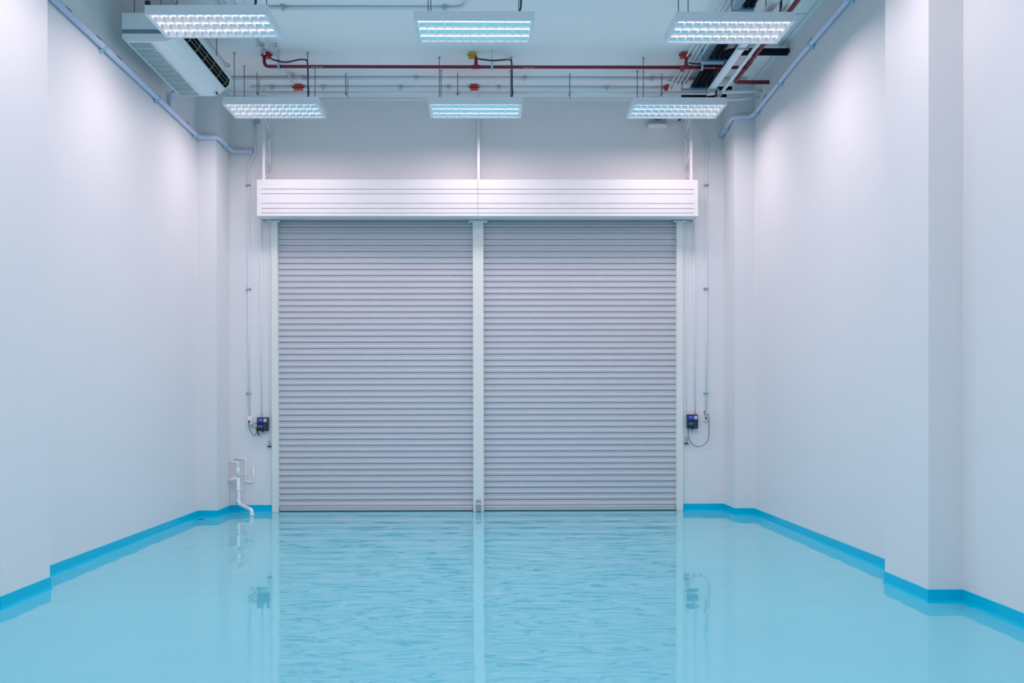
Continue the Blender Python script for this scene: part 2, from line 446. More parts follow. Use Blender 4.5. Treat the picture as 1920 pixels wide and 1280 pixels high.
spots = [
  # x centre, y front, z, yaw, label
  (onY(386.8, 33, 9.52), 9.52, ZL+.0, .012, 'louvred ceiling light hiding part of the air conditioner, nearest left'),
  (onY(889.2, 38.5, 9.65), 9.65, ZL, 0, 'louvred ceiling light, nearer of the two in the middle column'),
  (onY(1379.5, 37, 9.65), 9.65, ZL, 0, 'louvred ceiling light below the black pipe bundle, nearer of the right pair'),
  (onY(506.5, 196, 12.2), 12.2, ZL-.05, .008, 'louvred ceiling light past the end of the air conditioner, farther left'),
  (onY(891.5, 196.5, 12.35), 12.35, ZL, 0, 'louvred ceiling light above the centre post, farther of the middle column'),
  (onY(1275.5, 196.5, 12.35), 12.35, ZL, 0, 'louvred ceiling light in front of the wall fan, farther of the right pair'),
]
xs = [spots[0][0].x, spots[1][0].x, spots[2][0].x]
fixtures = []
for i, (p, yf, z, a, lab) in enumerate(spots):
    o = proto if i == 0 else copy_tree(proto)
    o['label'] = lab; o.location = (p.x, yf+LD/2, z); o.rotation_euler.z = -a
    for ch in o.children:          # rods reach up to the slab
        if ch.name.startswith('hanging_rod') and z < ZL: ch.scale.z = (ROD+ZL-z)/ROD
    fixtures.append(o)
for j, yf in enumerate((6.95, 4.25, 1.55, -1.15)):  # unseen rows repeating the light grid, added to bring up the room's brightness
    for i in range(3):
        o = proto.copy(); C.objects.link(o)
        for ch in proto.children:
            if ch.name.startswith(('housing', 'louvre', 'hanging_rod')): copy_tree(ch, o)
        o.location = ((xs[i]), yf+LD/2, ZL); o.rotation_euler.z = 0
        o['label'] = 'louvred ceiling light further back, above the near part of the room'; fixtures.append(o)
for o in fixtures:
    l = bpy.data.lights.new('louvre_glow', 'AREA'); l.shape = 'RECTANGLE'; l.size = LW-.1; l.size_y = LD-.1
    l.energy = LE*(1 if o.location.y > 9 else .85); l.color = (1.0, .785, .835); l.spread = math.radians(172)
    lo = bpy.data.objects.new('louvre_glow', l); C.objects.link(lo)
    lo.parent = o; lo.location = (0, 0, .001)

# power cables of the back row of lights, from their ceiling boxes
def cable(pts, r, name, m, label, cat, group=None, n=8):
    return tag(MB().tube(smooth_path(pts, n), r, 8).build(name, m), label, cat, group)
YRED = 12.16; ZRED = onY(900, 125.5, YRED).z
def junction(u, v, m, label, w=.09, h=.07, tilt=0, Z=ZC):
    p = onZ(u, v, Z-.03)
    t = thing('junction_box', (p.x, p.y, Z-.06), label, 'junction box')
    MB().box(p.x-w/2, p.x+w/2, p.y-.045, p.y+.045, Z-.058, Z-.001, .008).build('body', m, t)
    MB().box(p.x-w/2-.004, p.x+w/2+.004, p.y-.049, p.y+.049, Z-.068, Z-.056, .004).build('lid', m, t)
    for sx, sy in ((-1, -1), (1, -1), (-1, 1), (1, 1)):
        MB().tube([(p.x+sx*w*.36, p.y+sy*.034, Z-.071), (p.x+sx*w*.36, p.y+sy*.034, Z-.066)], .006, 8).build('screw', M['steel'], t)
    for s in (-1, 1):
        MB().tube([(p.x+s*w/2, p.y, Z-.03), (p.x+s*(w/2+.022), p.y, Z-.03)], .014, 10).build('gland', m, t)
    return t
junction(500, 103, M['redbox'], 'orange red junction box above the left end of the red pipe', .10)
junction(885, 103, M['yellow'], 'yellow junction box above the middle of the red pipe', .08)
junction(1284, 103, M['redbox'], 'orange red junction box above the right end of the red cross pipe', .11)
junction(559, 163, M['redbox'], 'red junction box above the farther left light', .12)
junction(889, 163, M['redbox'], 'red junction box above the farther middle light', .10)
junction(1334, 148, M['yellow'], 'yellow junction box beside the black pipe bundle', .12)
junction(1250, 164, M['redbox'], 'small red junction box where the four white conduits end', .05)

def lampcable(start, mids, u, fi, label):
    f = fixtures[fi]; zt = f.location.z+LH
    x = f.location.x+.466; y = f.location.y-.27
    pts = [start]+mids+[Vector((x-.03, y, onY(u, 112, y).z)), Vector((x, y, onY(u, 118, y).z)), Vector((x+.006, y, (5.75+zt)/2+.02)), Vector((x+.012, y, zt+.07)), Vector((x-.005, y+.03, zt+.015)), Vector((x-.06, y+.05, zt+.006))]
    return cable(pts, .010, 'power_cable', M['cable'], label, 'cable', 'black cables feeding the farther lights')
lampcable(onZ(504, 107, ZC-.06), [onY(513, 112, 12.12), onY(535, 116.5, 12.05), onY(560, 112, 12.08)], 575, 3, 'black cable dropping to the farther left light')
lampcable(onZ(892, 109, ZC-.06), [onY(905, 111.5, 12.1), onY(925, 113.5, 12.05), onY(945, 112, 12.08)], 958, 4, 'black cable dropping to the farther middle light')
lampcable(onZ(1291, 118, ZC-.06), [onY(1300, 119.5, 12.3), onY(1315, 120, 12.3), onY(1330, 121, 12.2)], 1341, 5, 'black cable dropping to the farther right light')
for u, fi, lab in ((478, 0, 'black cable entering the nearest left light from above'), (975, 1, 'black cable entering the nearer middle light from above'), (1463, 2, 'black cable entering the nearer right light from above')):
    f = fixtures[fi]; y = f.location.y-.25; p = onY(u, 0, y)
    cable([(p.x+.01, y, ZC-.001), (p.x+.012, y, p.z), (p.x+.006, y, f.location.z+LH+.06), (p.x-.012, y+.02, f.location.z+LH+.015), (p.x-.05, y+.03, f.location.z+LH+.004)], .009, 'power_cable', M['cable'], lab, 'cable', 'black cables feeding the nearer lights')

# ------------------------------------------------------------------ red sprinkler pipes
xa = onY(495.5, 125, YRED).x; xb = onZ(1395, 126, ZRED).x
XRED = onZ(1436, 78, ZRED).x
rp = thing('sprinkler_pipe', ((xa+XRED)/2, YRED, ZRED), 'dark red sprinkler pipe crossing under the ceiling from left to right', 'pipe')
z1 = onY(495, 107, YRED).z
MB().tube(fillet([(xa, YRED, min(z1+.02, ZC-.07)), (xa, YRED, ZRED), (XRED, YRED, ZRED)], .07), .0205, 14).build('pipe_run', M['red'], rp)
MB().tube([(xa, YRED, z1), (xa, YRED, ZC-.001)], .014, 12).build('white_stub', M['conduit'], rp)
for u, big in ((892.5, 0), (1286.5, 1)):
    x = onY(u, 120, YRED).x
    MB().tube([(x, YRED, ZRED), (x, YRED, ZRED+.06), (x, YRED, ZRED+.13)], .02, 12, radii=[.028, .022, .016]).build('riser', M['red'], rp)
    MB().tube([(x-.055-.04*big, YRED, ZRED), (x+.055+.02*big, YRED, ZRED)], .0245, 12).build('tee_fitting', M['red'], rp)
    if big: MB().tube([(x-.05, YRED, ZRED-.005), (x-.05, YRED, ZRED-.05)], .022, 10).build('drain_cap', M['redbox'], rp)
for u in (523, 922.5, 1316):
    x = onY(u, 125, YRED).x
    c = MB(); c.box(x-.014, x+.014, YRED-.03, YRED-.024, ZRED-.028, ZRED+.075); c.box(x-.014, x+.014, YRED+.024, YRED+.03, ZRED-.028, ZRED+.04); c.box(x-.014, x+.014, YRED-.03, YRED+.03, ZRED-.032, ZRED-.026); c.box(x-.014, x+.014, YRED-.03, YRED+.006, ZRED+.07, ZRED+.076)
    c.tube([(x, YRED, ZRED+.05), (x, YRED, ZC-.001)], .005, 6)
    c.build('clevis_hanger', M['clipb'], rp)
for u in (595, 992, 1328):
    x = onY(u, 127, YRED).x; m = MB()
    for k in range(6): m.box(x-.07+k*.026, x-.07+k*.026+random.uniform(.008, .018), YRED-.0222, YRED-.0165, ZRED-.017, ZRED-.008)
    m.build('printed_mark', M['wmark'], rp)
YE = onZ(1382, 154, ZRED).y
rb = thing('sprinkler_main', (XRED, 11, ZRED), 'dark red sprinkler pipe running along the right side and turning into the wall', 'pipe')
MB().tube(fillet([(XRED, YF+.1, ZRED-.0), (XRED, YE, ZRED), (XR-.001, YE, ZRED)], .06), .026, 14).build('pipe_run', M['red'], rb)
for y in (12.16, 11.3, 12.0):
    MB().tube([(XRED, y-.05, ZRED), (XRED, y+.05, ZRED)], .031, 14).build('coupling', M['red'], rb)
m = MB()
for k in range(5): m.box(XRED-.029, XRED-.02, 11.0+k*.05, 11.0+k*.05+.03, ZRED-.018, ZRED-.008)
m.build('printed_mark', M['wmark'], rb)

# ------------------------------------------------------------------ conduits on the ceiling
def clampset(pts, parent, r=.02, axis='x', Z=ZC):
    for (x, y) in pts:
        c = MB()
        if axis == 'x':
            c.box(x-.022, x+.022, y-.055, y-.045, Z-.03, Z-.001)
            c.box(x-.014, x-.008, y-.05, y+.03, Z-2*r-.008, Z-2*r-.002); c.box(x+.008, x+.014, y-.05, y+.03, Z-2*r-.008, Z-2*r-.002)
        else:
            c.box(x-.05, x+.03, y-.006, y+.006, Z-2*r-.008, Z-2*r-.002); c.box(x+.045, x+.055, y-.014, y+.014, Z-2*r-.012, Z-.001)
            c.box(x+.02, x+.05, y-.006, y+.006, Z-2*r-.012, Z-2*r-.006)
        c.build('saddle_clip', M['steel'], parent)
def run(path, r, name, m, label, cat, fil=.06, group=None):
    P = [Vector(p) for p in path]
    t = thing(name, (P[0]+P[-1])/2, label, cat, group)
    MB().tube(fillet(P, fil) if len(P) > 2 else P, r, 12).build('pipe_run', m, t)
    return t
zc = ZC-.022
# cross conduits near the back
y = onZ(900, 147, zc).y
t = run([(onY(428, 147, y).x, y, zc), (onY(1400, 147, y).x, y, zc)], .02, 'cross_conduit', M['conduit'], 'pale conduit crossing the ceiling just behind the red pipe', 'conduit')
clampset([(onY(u, 147, y).x, y) for u in (570, 780, 984, 1222)], t)
y = onZ(900, 164.5, zc).y
t = run([(onY(470, 164, y).x, y, zc), (onY(1262, 164, y).x, y, zc)], .02, 'cross_conduit', M['conduit'], 'pale conduit crossing the ceiling between the red back boxes', 'conduit')
clampset([(onY(u, 164, y).x, y) for u in (510, 606, 751.5, 841.5, 936, 1138)], t)
y3 = 13.05
p = onY(900, 173.7, y3)
t = run([onY(432, 173.7, y3), (onY(1330, 173.7, y3).x, y3, p.z), (onY(1372, 171, y3).x, y3, p.z+.02), (XR-.001, y3, p.z+.03)], .024, 'hung_conduit', M['conduit'], 'pale suspended conduit hanging on rods before the back wall, upper', 'conduit', .15)
for u in (483, 649, 858, 1068, 1240):
    x = onY(u, 170, y3).x
    h = MB().tube([(x, y3-.03, ZC-.001), (x, y3-.03, p.z-.02)], .006, 6); h.box(x-.012, x+.012, y3-.036, y3+.03, p.z-.03, p.z-.024)
    h.build('hanging_rod', M['rod'], t)
y4 = 13.16
p4 = onY(900, 186, y4)
t = run([onY(432, 186, y4), (onY(1355, 186, y4).x, y4, p4.z), (onY(1380, 187, y4).x, y4, p4.z), (XR-.001, y4, p4.z+.035)], .014, 'hung_conduit', M['conduit'], 'thin pale suspended conduit hanging on rods before the back wall, lower', 'conduit', .15)
for u in (486, 652, 1068.5):
    x = onY(u, 186, y4).x
    MB().tube([(x, y4, ZC-.001), (x, y4, p4.z)], .005, 6).build('hanging_rod', M['rod'], t)
# conduit over the nearer left and middle light, curving towards the viewer
y = onZ(900, 16, zc).y
xq = onZ(875, 0, zc).x
t = run([(onY(430, 16, y).x, y, zc), (xq, y, zc), (xq, y-2.2, zc)], .02, 'cross_conduit', M['conduit'], 'pale conduit crossing the ceiling over the nearer lights and curving forward', 'conduit', .18)
clampset([(onY(531, 16, y).x, y), (onY(834, 16, y).x, y)], t)
# left conduits running in depth
def depth_x(u, v, Z=zc): return onZ(u, v, Z).x
for u, v, y0, y1, lab in ((410, 7, 4, 11.2, 'pale conduit running along the ceiling, first from the air conditioner'),
                         (420.5, 7, 4, 11.2, 'pale conduit running along the ceiling, second from the air conditioner')):
    x = depth_x(u, v); run([(x, y0, zc), (x, y1, zc)], .0125, 'ceiling_conduit', M['conduit'], lab, 'conduit', group='pale conduits on the left of the ceiling')
x = depth_x(404, 99); yy = onZ(425, 124, zc).y
t = run([(x, 10.3, zc), (x, yy, zc)], .014, 'ceiling_conduit', M['conduit'], 'pale conduit ending at a clip beside the air outlet', 'conduit'); clampset([(x, yy-.02)], t, .014, 'y')
x = depth_x(487.5, 85); yy = onZ(496, 98, zc).y
t = run([(x, 4, zc), (x, yy-.02, zc)], .014, 'ceiling_conduit', M['conduit'], 'pale conduit ending at the left orange red box', 'conduit'); clampset([(x, onZ(487, 84, zc).y)], t, .014, 'y')
zl = ZC-.062
x = depth_x(507, 85, zl); yy = onZ(552, 158, zl).y
t = run([(x, 4, zl), (x, yy, zl)], .014, 'ceiling_conduit', M['conduit'], 'pale conduit passing over the red pipe to the far left red box', 'conduit'); clampset([(x, onZ(507, 85, zc).y), (x, onZ(538, 140, zc).y)], t, .014, 'y')
# right: four white conduits
for k, u in enumerate((1302.5, 1312, 1320.5, 1330)):
    x = depth_x(u, 80, zl); yy = onZ(1240, (157, 160, 160, 161)[k], zl).y
    t = run([(x, 3, zl), (x, yy, zl), (x-.02*(k % 2), yy+.12, zl-.03), (x-.02, yy+.2, zl-.12)], .0125, 'ceiling_conduit', M['conduit'],
        ('leftmost', 'second', 'third', 'rightmost')[k]+' of the four white conduits left of the black bundle', 'conduit', group='white conduits beside the black bundle')
    clampset([(x, yy-.03)], t, .0125, 'y')

# ------------------------------------------------------------------ black insulated pipes
zi = 5.93
bx = [depth_x(u, 122, zi) for u in (1325, 1334.5, 1344, 1353)]
yend = onZ(1300, 166, zi).y
for k in range(2):
    t = thing('insulated_pipe', (bx[k], 11, zi), ('black insulated pipe running the full depth, left edge of the bundle', 'black insulated pipe running the full depth, second in the bundle')[k], 'pipe', 'black insulated pipes')
    MB().tube(fillet([(bx[k], YF+.1, zi), (bx[k], yend, zi), (bx[k], yend+.12, zi-.18)], .06), .029, 14).build('foam_sleeve', M['foam'], t)
ybl = onZ(1420, 97, zi).y
for k in (2, 3):
    yb = ybl+(-.035 if k == 2 else .04)
    t = thing('insulated_pipe', (bx[k], 12, zi), ('black insulated pipe bending out of the right wall, nearer of the pair', 'black insulated pipe bending out of the right wall, farther of the pair')[k-2], 'pipe', 'black insulated pipes')
    MB().tube(fillet([(XR-.001, yb, zi), (bx[k]-.0, yb, zi), (bx[k], yend, zi), (bx[k], yend+.12, zi-.18)], .13, 10), .031, 14).build('foam_sleeve', M['foam'], t)
pp = onY(1278, 180, 13.3)
t = thing('insulated_pipe', (pp.x+.4, 13.3, pp.z), 'black insulated pipe lying crosswise behind the farther right light', 'pipe', 'black insulated pipes')
MB().tube(smooth_path([(pp.x, 13.3, pp.z), (pp.x+.2, 13.3, pp.z+.003), (pp.x+.35, 13.32, pp.z-.02), (pp.x+.62, 13.3, pp.z+.01)], 6), .028, 12).build('foam_sleeve', M['foam'], t)
pp = onY(1345, 166, 13.25)
t = thing('insulated_pipe', (pp.x+.1, 13.25, pp.z), 'short black insulated pipe beside the pale trunking near the back wall', 'pipe', 'black insulated pipes')
MB().tube([(pp.x, 13.25, pp.z), (pp.x+.2, 13.25, pp.z+.005)], .026, 12).build('foam_sleeve', M['foam'], t)
def strut(v, u0, u1, label, pipes):
    z = zi-.045; y = onZ(1300, v, z).y; x0 = onY(u0, v, y).x; x1 = onY(u1, v, y).x
    t = thing('strut_hanger', ((x0+x1)/2, y, z), label, 'pipe hanger')
    MB().box(x0, x1, y-.02, y+.02, z-.034, z-.001, .003).build('strut_channel', M['clipb'], t)
    for x in (x0+.012, x1-.012):
        MB().tube([(x, y, z-.05), (x, y, ZC-.001)], .0055, 6).build('hanging_rod', M['rod'], t)
    for x in pipes:
        c = MB(); pts = [(x+.035*math.cos(a), y-.026, zi+.035*math.sin(a)) for a in [PI*(1.0+i/8) for i in range(9)]]
        for i in range(8):
            a, b = Vector(pts[i]), Vector(pts[i+1])
            c.face([a, b, b+Vector((0, .05, 0)), a+Vector((0, .05, 0))], True)
            aa = a+(a-Vector((x, a.y, zi)))*.25; bb = b+(b-Vector((x, b.y, zi)))*.25
            c.face([aa, bb, bb+Vector((0, .05, 0)), aa+Vector((0, .05, 0))], True); c.face([a, b, bb, aa])
        c.build('pipe_clamp', M['blue'], t)
strut(18, 1370, 1414, 'steel strut with blue clamps holding two black pipes near the top edge', bx[:2])
strut(115, 1315, 1357, 'steel strut with blue clamps just in front of the red pipe', bx)
strut(166, 1277, 1331, 'steel strut with blue clamps near the back wall', bx)
# blue clamp of the crosswise pair
x = onY(1382, 94, ybl).x
t = thing('pipe_hanger', (x, ybl, zi), 'blue pipe clamp on a rod around the black pipes entering the right wall', 'pipe hanger')
MB().tube([(x-.03, ybl, zi), (x+.03, ybl, zi)], .078, 16).build('blue_band', M['blue'], t)
MB().tube([(x, ybl, zi+.07), (x, ybl, ZC-.001)], .006, 6).build('hanging_rod', M['rod'], t)

# white trunking and white pipe hanging lower
zt = 5.60
x = onZ(1401, 78, zt).x; ye = onZ(1335, 172, zt).y
t = thing('cable_trunking', (x, 11, zt), 'wide pale trunking sloping past the black pipe bundle', 'trunking')
MB().box(x-.04, x+.04, YF+.1, ye, zt, zt+.045, .004).build('trunk_body', M['conduit'], t)
for yy in (10.9, 12.3):
    MB().tube([(x+.06, yy, ZC-.001), (x+.06, yy, zt-.015)], .005, 6).build('hanging_rod', M['rod'], t)
    MB().box(x-.06, x+.075, yy-.012, yy+.012, zt-.014, zt-.001).build('cradle', M['steel'], t)
x = onZ(1425, 78, zt).x; ye = onZ(1346, 184, zt).y
t = run([(x, YF+.1, zt), (x, ye-.05, zt), (x, ye+.12, zt-.02)], .021, 'white_pipe', M['conduit'], 'narrow white pipe between the pale trunking and the red main', 'pipe')

# ------------------------------------------------------------------ ribbed drain pipes on the side walls
def ring(mb, p, d, r0, ln):
    d = Vector(d).normalized(); mb.tube([Vector(p)-d*ln/2, Vector(p)+d*ln/2], r0, 16)
rl = .031
zl0, zl1 = 5.285, 5.255
t = thing('drain_pipe', (XL, 11, 5.27), 'bluish plastic pipe running along the left wall under the air conditioner', 'pipe')
path = [(XL+rl+.008, PL[1]+.02, zl0), (XL+rl+.008, CL-rl-.008, zl1), (XLP+rl+.008, CL-rl-.008, zl1-.003), (XLP+rl+.008, W-rl-.008, zl1-.01), (onY(473, 283, W-.04).x, W-rl-.008, zl1-.012)]
MB().tube(fillet(path, .08), rl, 16).build('pipe_run', M['pvcb'], t)
for q in (path[1], path[2], path[3]): pass
rg = MB(); a, b = Vector(path[3]), Vector(path[4])
for k in range(9): ring(rg, a+(b-a)*(.25+.08*k), b-a, rl+.0035, .010)
rg.build('ribbed_sleeve', M['pvcb'], t)
rg = MB(); a, b = Vector(path[1]), Vector(path[2])
for k in range(4): ring(rg, a+(b-a)*(.25+.15*k), b-a, rl+.003, .012)
rg.build('ribbed_sleeve', M['pvcb'], t)
for u in (194, 295, 366):
    y = onX(u, 90, XL+.04).y; z = zl0+(zl1-zl0)*(y-PL[1])/(CL-PL[1])
    c = MB(); ring(c, (XL+rl+.008, y, z), (0, 1, 0), rl+.007, .05); c.box(XL-.0, XL+.03, y-.02, y+.02, z-rl-.035, z-rl, .003)
    c.build('pipe_clip', M['clipb'], t)
y = W-.35; c = MB(); ring(c, (XLP+rl+.008, y, zl1-.006), (0, 1, 0), rl+.006, .045); c.box(XLP, XLP+.03, y-.02, y+.02, zl1-rl-.035, zl1-rl); c.build('pipe_clip', M['clipb'], t)
def marks(x, ys, zf, parent, nrm):
    for y in ys:
        m = MB(); z = zf(y)
        for k in range(4):
            yy = y+k*.035; m.box(x+nrm*(rl*.80), x+nrm*(rl*.80+.008), yy, yy+.016, z+rl*.42, z+rl*.62)
            if k % 2: m.box(x+nrm*(rl*.80), x+nrm*(rl*.80+.008), yy+.0, yy+.03, z+rl*.50, z+rl*.56)
        m.build('printed_mark', M['mark'], parent)
marks(XL+rl+.008, (9.05, 9.75, 10.3, 12.65), lambda y: zl0+(zl1-zl0)*(y-PL[1])/(CL-PL[1]), t, 1)
yb = onX(320, 190, XL+.04).y
zel = onX(320, 172, XL+.04).z
MB().tube(fillet([(XL+rl+.008, yb, zl0-.02), (XL+rl+.008, yb, zel), (XL+.30, yb, zel+.01)], .07), .026, 14).build('branch_elbow', M['pvcb'], t)

t = thing('drain_pipe', (XR, 11, 5.6), 'bluish plastic pipe with pale blue clips falling along the right wall', 'pipe')
zr = lambda y: 5.72-.0100*(y-8.4)-(.012*(y-9.8) if y > 9.8 else 0)
path = [(XR-rl-.008, PR[1]+.02, zr(8.4)), (XR-rl-.008, 9.8, zr(9.8)), (XR-rl-.008, 11.5, zr(11.5)), (XR-rl-.008, CR-rl-.008, 5.572), (XRP-rl-.008, CR-rl-.008, 5.565), (XRP-rl-.008, W-.001, 5.475)]
MB().tube(fillet(path, .08), rl, 16).build('pipe_run', M['pvcb'], t)
rg = MB(); a, b = Vector(path[3]), Vector(path[4])
for k in range(4): ring(rg, a+(b-a)*(.2+.18*k), b-a, rl+.003, .012)
rg.build('ribbed_sleeve', M['pvcb'], t)
def zr2(y):
    P = path[:4]
    for i in range(3):
        if y <= P[i+1][1]: 
            s = (y-P[i][1])/(P[i+1][1]-P[i][1]); return P[i][2]+s*(P[i+1][2]-P[i][2])
    return P[3][2]
for u in (1594, 1520, 1461.5, 1419):
    y = onX(u, 90, XR-.04).y; z = zr2(y)
    c = MB(); ring(c, (XR-rl-.008, y, z), (0, 1, 0), rl+.007, .05); c.box(XR-.03, XR, y-.02, y+.02, z-rl-.035, z-rl, .003)
    c.build('pipe_clip', M['clipb'], t)
y = W-.28; z = 5.565-.09*(y-13.4)/.64; c = MB(); ring(c, (XRP-rl-.008, y, z), (0, 1, 0), rl+.006, .045); c.box(XRP-.03, XRP, y-.02, y+.02, z-rl-.035, z-rl); c.build('pipe_clip', M['clipb'], t)
marks(XR-rl-.008, (10.85, 12.6), zr2, t, -1)

# ------------------------------------------------------------------ suspended air conditioner
AY0, AY1 = 10.17, 11.97
a0 = onY(229.5, 77, AY0); ax0 = a0.x; az0 = a0.z
ax1 = onY(433, 178, AY1).x; az1 = onY(300, 24.5, AY0).z
ac = thing('air_conditioner', ((ax0+ax1)/2, AY0, az0), 'long white air conditioner hung under the ceiling by the left wall', 'air conditioner')
h = az1-az0
sec = [(ax0+.012, az0+.07*h), (ax0+.05, az0), (ax1-.22, az0), (ax1-.13, az0+.10*h), (ax1-.02, az0+.42*h), (ax1, az0+.60*h), (ax1, az0+.78*h), (ax1-.02, az1), (ax0, az1), (ax0, az0+.26*h)]
MB().prism(sec, 'y', AY0+.02, AY1-.01).build('casing', M['acbody'], ac)
# near end panel with its grey band
sec2 = [(ax0-.003, az0+.10*h), (ax0+.03, az0-.003), (ax1-.22, az0-.003), (ax1-.13, az0+.10*h), (ax1-.02, az0+.42*h), (ax1+.003, az0+.58*h), (ax1+.003, az1+.003), (ax0-.003, az1+.003)]
MB().prism(sec2, 'y', AY0-.0, AY0+.025).build('end_panel', M['acbody'], ac)
MB().box(ax0-.001, ax1-.03, AY0-.004, AY0+.001, az0+.27*h, az0+.41*h).build('grey_band', M['acband'], ac)
MB().prism(sec2, 'y', AY1-.02, AY1).build('end_panel', M['acbody'], ac)
# intake grille on the underside
gx0, gx1 = ax0+.05, ax0+.05+.235
MB().box(gx0, gx1, AY0+.04, AY1-.03, az0-.006, az0+.001).build('intake_grille', M['grille'], ac)
gf = MB()
gf.box(gx0-.012, gx0, AY0+.03, AY1-.02, az0-.010, az0+.002); gf.box(gx1, gx1+.012, AY0+.03, AY1-.02, az0-.010, az0+.002)
n = 11
for k in range(1, n):
    yy = AY0+.04+(AY1-AY0-.07)*k/n; gf.box(gx0, gx1, yy-.002, yy+.002, az0-.0085, az0-.004)
gf.build('grille_frame', M['acbody'], ac)
for k in range(5):
    yy = AY0+.25+k*.33; MB().box(gx1-.035, gx1-.005, yy-.01, yy+.01, az0-.014, az0-.007, .002).build('grille_catch', M['acbody'], ac)
# air outlet slot along the sloping corner
sx0, sz0 = ax1-.062, az0+.29*h-.003; sx1, sz1 = ax1+.001, az0+.60*h
dv = Vector((sx1-sx0, 0, sz1-sz0)).normalized(); nv = Vector((dv.z, 0, -dv.x))
def slotpt(s, y, o): q = Vector((sx0, 0, sz0))*(1-s)+Vector((sx1, 0, sz1))*s+nv*o; return Vector((q.x, y, q.z))
sl = MB(); ys = [AY0+.08]+[AY0+.06+.0*k for k in range(0)]+[AY1-.10]
r_ = []
for s, yo in ((0, .04), (.2, .01), (.5, 0), (.8, .01), (1, .04)): r_.append((s, AY0+.05+yo))
for s, yo in ((1, .07), (.75, .02), (.5, 0), (.25, .01), (0, .04)): r_.append((s, AY1-.04-yo))
top = [slotpt(s, y, .014) for s, y in r_]; bot = [slotpt(s, y, -.01) for s, y in r_]
sl.face(top); sl.face(bot[::-1])
for i in range(len(top)): j = (i+1) % len(top); sl.face([top[i], top[j], bot[j], bot[i]])
sl.build('air_outlet', M['acdark'], ac)
for s in (.35, .68):
    MB().tube([slotpt(s, AY0+.09, .018), slotpt(s, AY1-.09, .018)], .0025, 6).build('louvre_wire', M['steel'], ac)
for k in range(6):
    yy = AY0+.22+k*.28
    MB().tube([slotpt(-.05, yy, .017), slotpt(.5, yy+.01, .022), slotpt(1.0, yy, .017)], .004, 6).build('guide_wire', M['vane'], ac)
lp = Vector((ax1-.15, AY1-.085, az0+.055*h))
MB().tube([lp+Vector((0, -.02, -.01)), lp+Vector((0, .02, -.01))], .012, 12).build('badge', M['mark'], ac)
for sy in (AY0+.10, AY1-.2):
    for x in (ax0+.09, ax1-.12):
        hg = MB().tube([(x, sy, az1-.03), (x, sy, ZC-.001)], .006, 6); hg.box(x-.02, x+.02, sy-.03, sy+.03, az1-.002, az1+.006)
        hg.build('hanging_rod', M['rod'], ac)
MB().box(ax0+.03, ax1-.1, AY0+.06, AY0+.10, az1+.0, az1+.028, .003).build('hanging_bracket', M['clipb'], ac)
MB().box(ax0+.22, ax0+.27, AY0+.04, AY0+.09, az1+.11, az1+.15, .004).tube([(ax0+.245, AY0+.065, az1+.02), (ax0+.245, AY0+.065, az1+.12)], .008, 6).build('drain_pump', M['black'], ac)

# ------------------------------------------------------------------ back wall fittings
def clipat(x, z, parent, r=.02):
    c = MB(); c.box(x-.036, x-.016, W-.026, W-.001, z-.009, z+.009, .002); c.box(x+.016, x+.034, W-.026, W-.001, z-.009, z+.009, .002)
    c.tube([(x, W-.028, z-.012), (x, W-.028, z+.012)], r, 12)
    c.build('saddle_clip', M['steel'], parent)
def wall_conduit(pix, r, label, clips=(), m=None, name='wall_conduit', yo=.02):
    P = [onY(u, v, W-yo) for u, v in pix]
    t = thing(name, (P[0].x, W, P[0].z), label, 'conduit')
    MB().tube(fillet(P, .06), r, 10).build('pipe_run', m or M['conduit'], t)
    for u, v in clips:
        q = onY(u, v, W-yo); clipat(q.x, q.z, t, r+.006)
    return t
t = wall_conduit([(468, 781), (466.5, 600), (465, 312), (478.5, 288), (477, 228)], .0115, 'thin white conduit with a kink on the back wall left of the shutters', ((466, 737), (466, 542), (465.3, 347)))
q = onY(480, 227, W-.03); MB().box(q.x-.035, q.x+.04, W-.05, W-.001, q.z-.02, q.z+.02, .006).build('end_fitting', M['steel'], t)
wall_conduit([(1324, 772), (1324.5, 600), (1325, 268), (1309, 234), (1308, 205)], .0115, 'thin white conduit with a kink on the back wall right of the shutters', ((1324, 737), (1324, 541), (1324.5, 347)))
wall_conduit([(491, 781), (490, 600), (490, 406)], .008, 'thin cable duct from the hood down to the left control box', (), M['conduit'])
wall_conduit([(1303, 777), (1302.5, 600), (1301, 406)], .008, 'thin cable duct from the hood down to the right control box', (), M['conduit'])

def pull(u, v0, v1, label):
    yy = W-.03
    a = onY(u, v0, yy); b = onY(u, v1, yy)
    t = thing('pull_switch', (b.x, yy, b.z), label, 'pull cord')
    top = onY(u+.5, 405.5, yy)
    MB().tube([(top.x, yy-.02, hz0+.002), (a.x, yy, a.z)], .0035, 6).build('cord', M['conduit'], t)
    s = MB(); n = 6
    for k in range(n):
        z = a.z+(b.z-a.z)*k/n; s.tube([(a.x+(.006 if k % 2 else -.004), yy, z), (a.x+(.006 if k % 2 else -.004), yy, z+(b.z-a.z)/n*.7)], .013-.001*k, 8)
    s.build('spring_weight', M['steel'], t)
    m = MB(); m.tube([(b.x-.03, yy, b.z-.004), (b.x, yy, b.z+.010), (b.x+.03, yy, b.z-.004)], .009, 8)
    m.box(b.x-.008, b.x+.008, yy-.002, W-.001, b.z-.01, b.z+.008)
    m.build('hook', M['black'], t)
pull(505, 826, 837, 'small cord weight hanging left of the shutters')
pull(1287, 818, 831.5, 'small cord weight hanging right of the shutters')

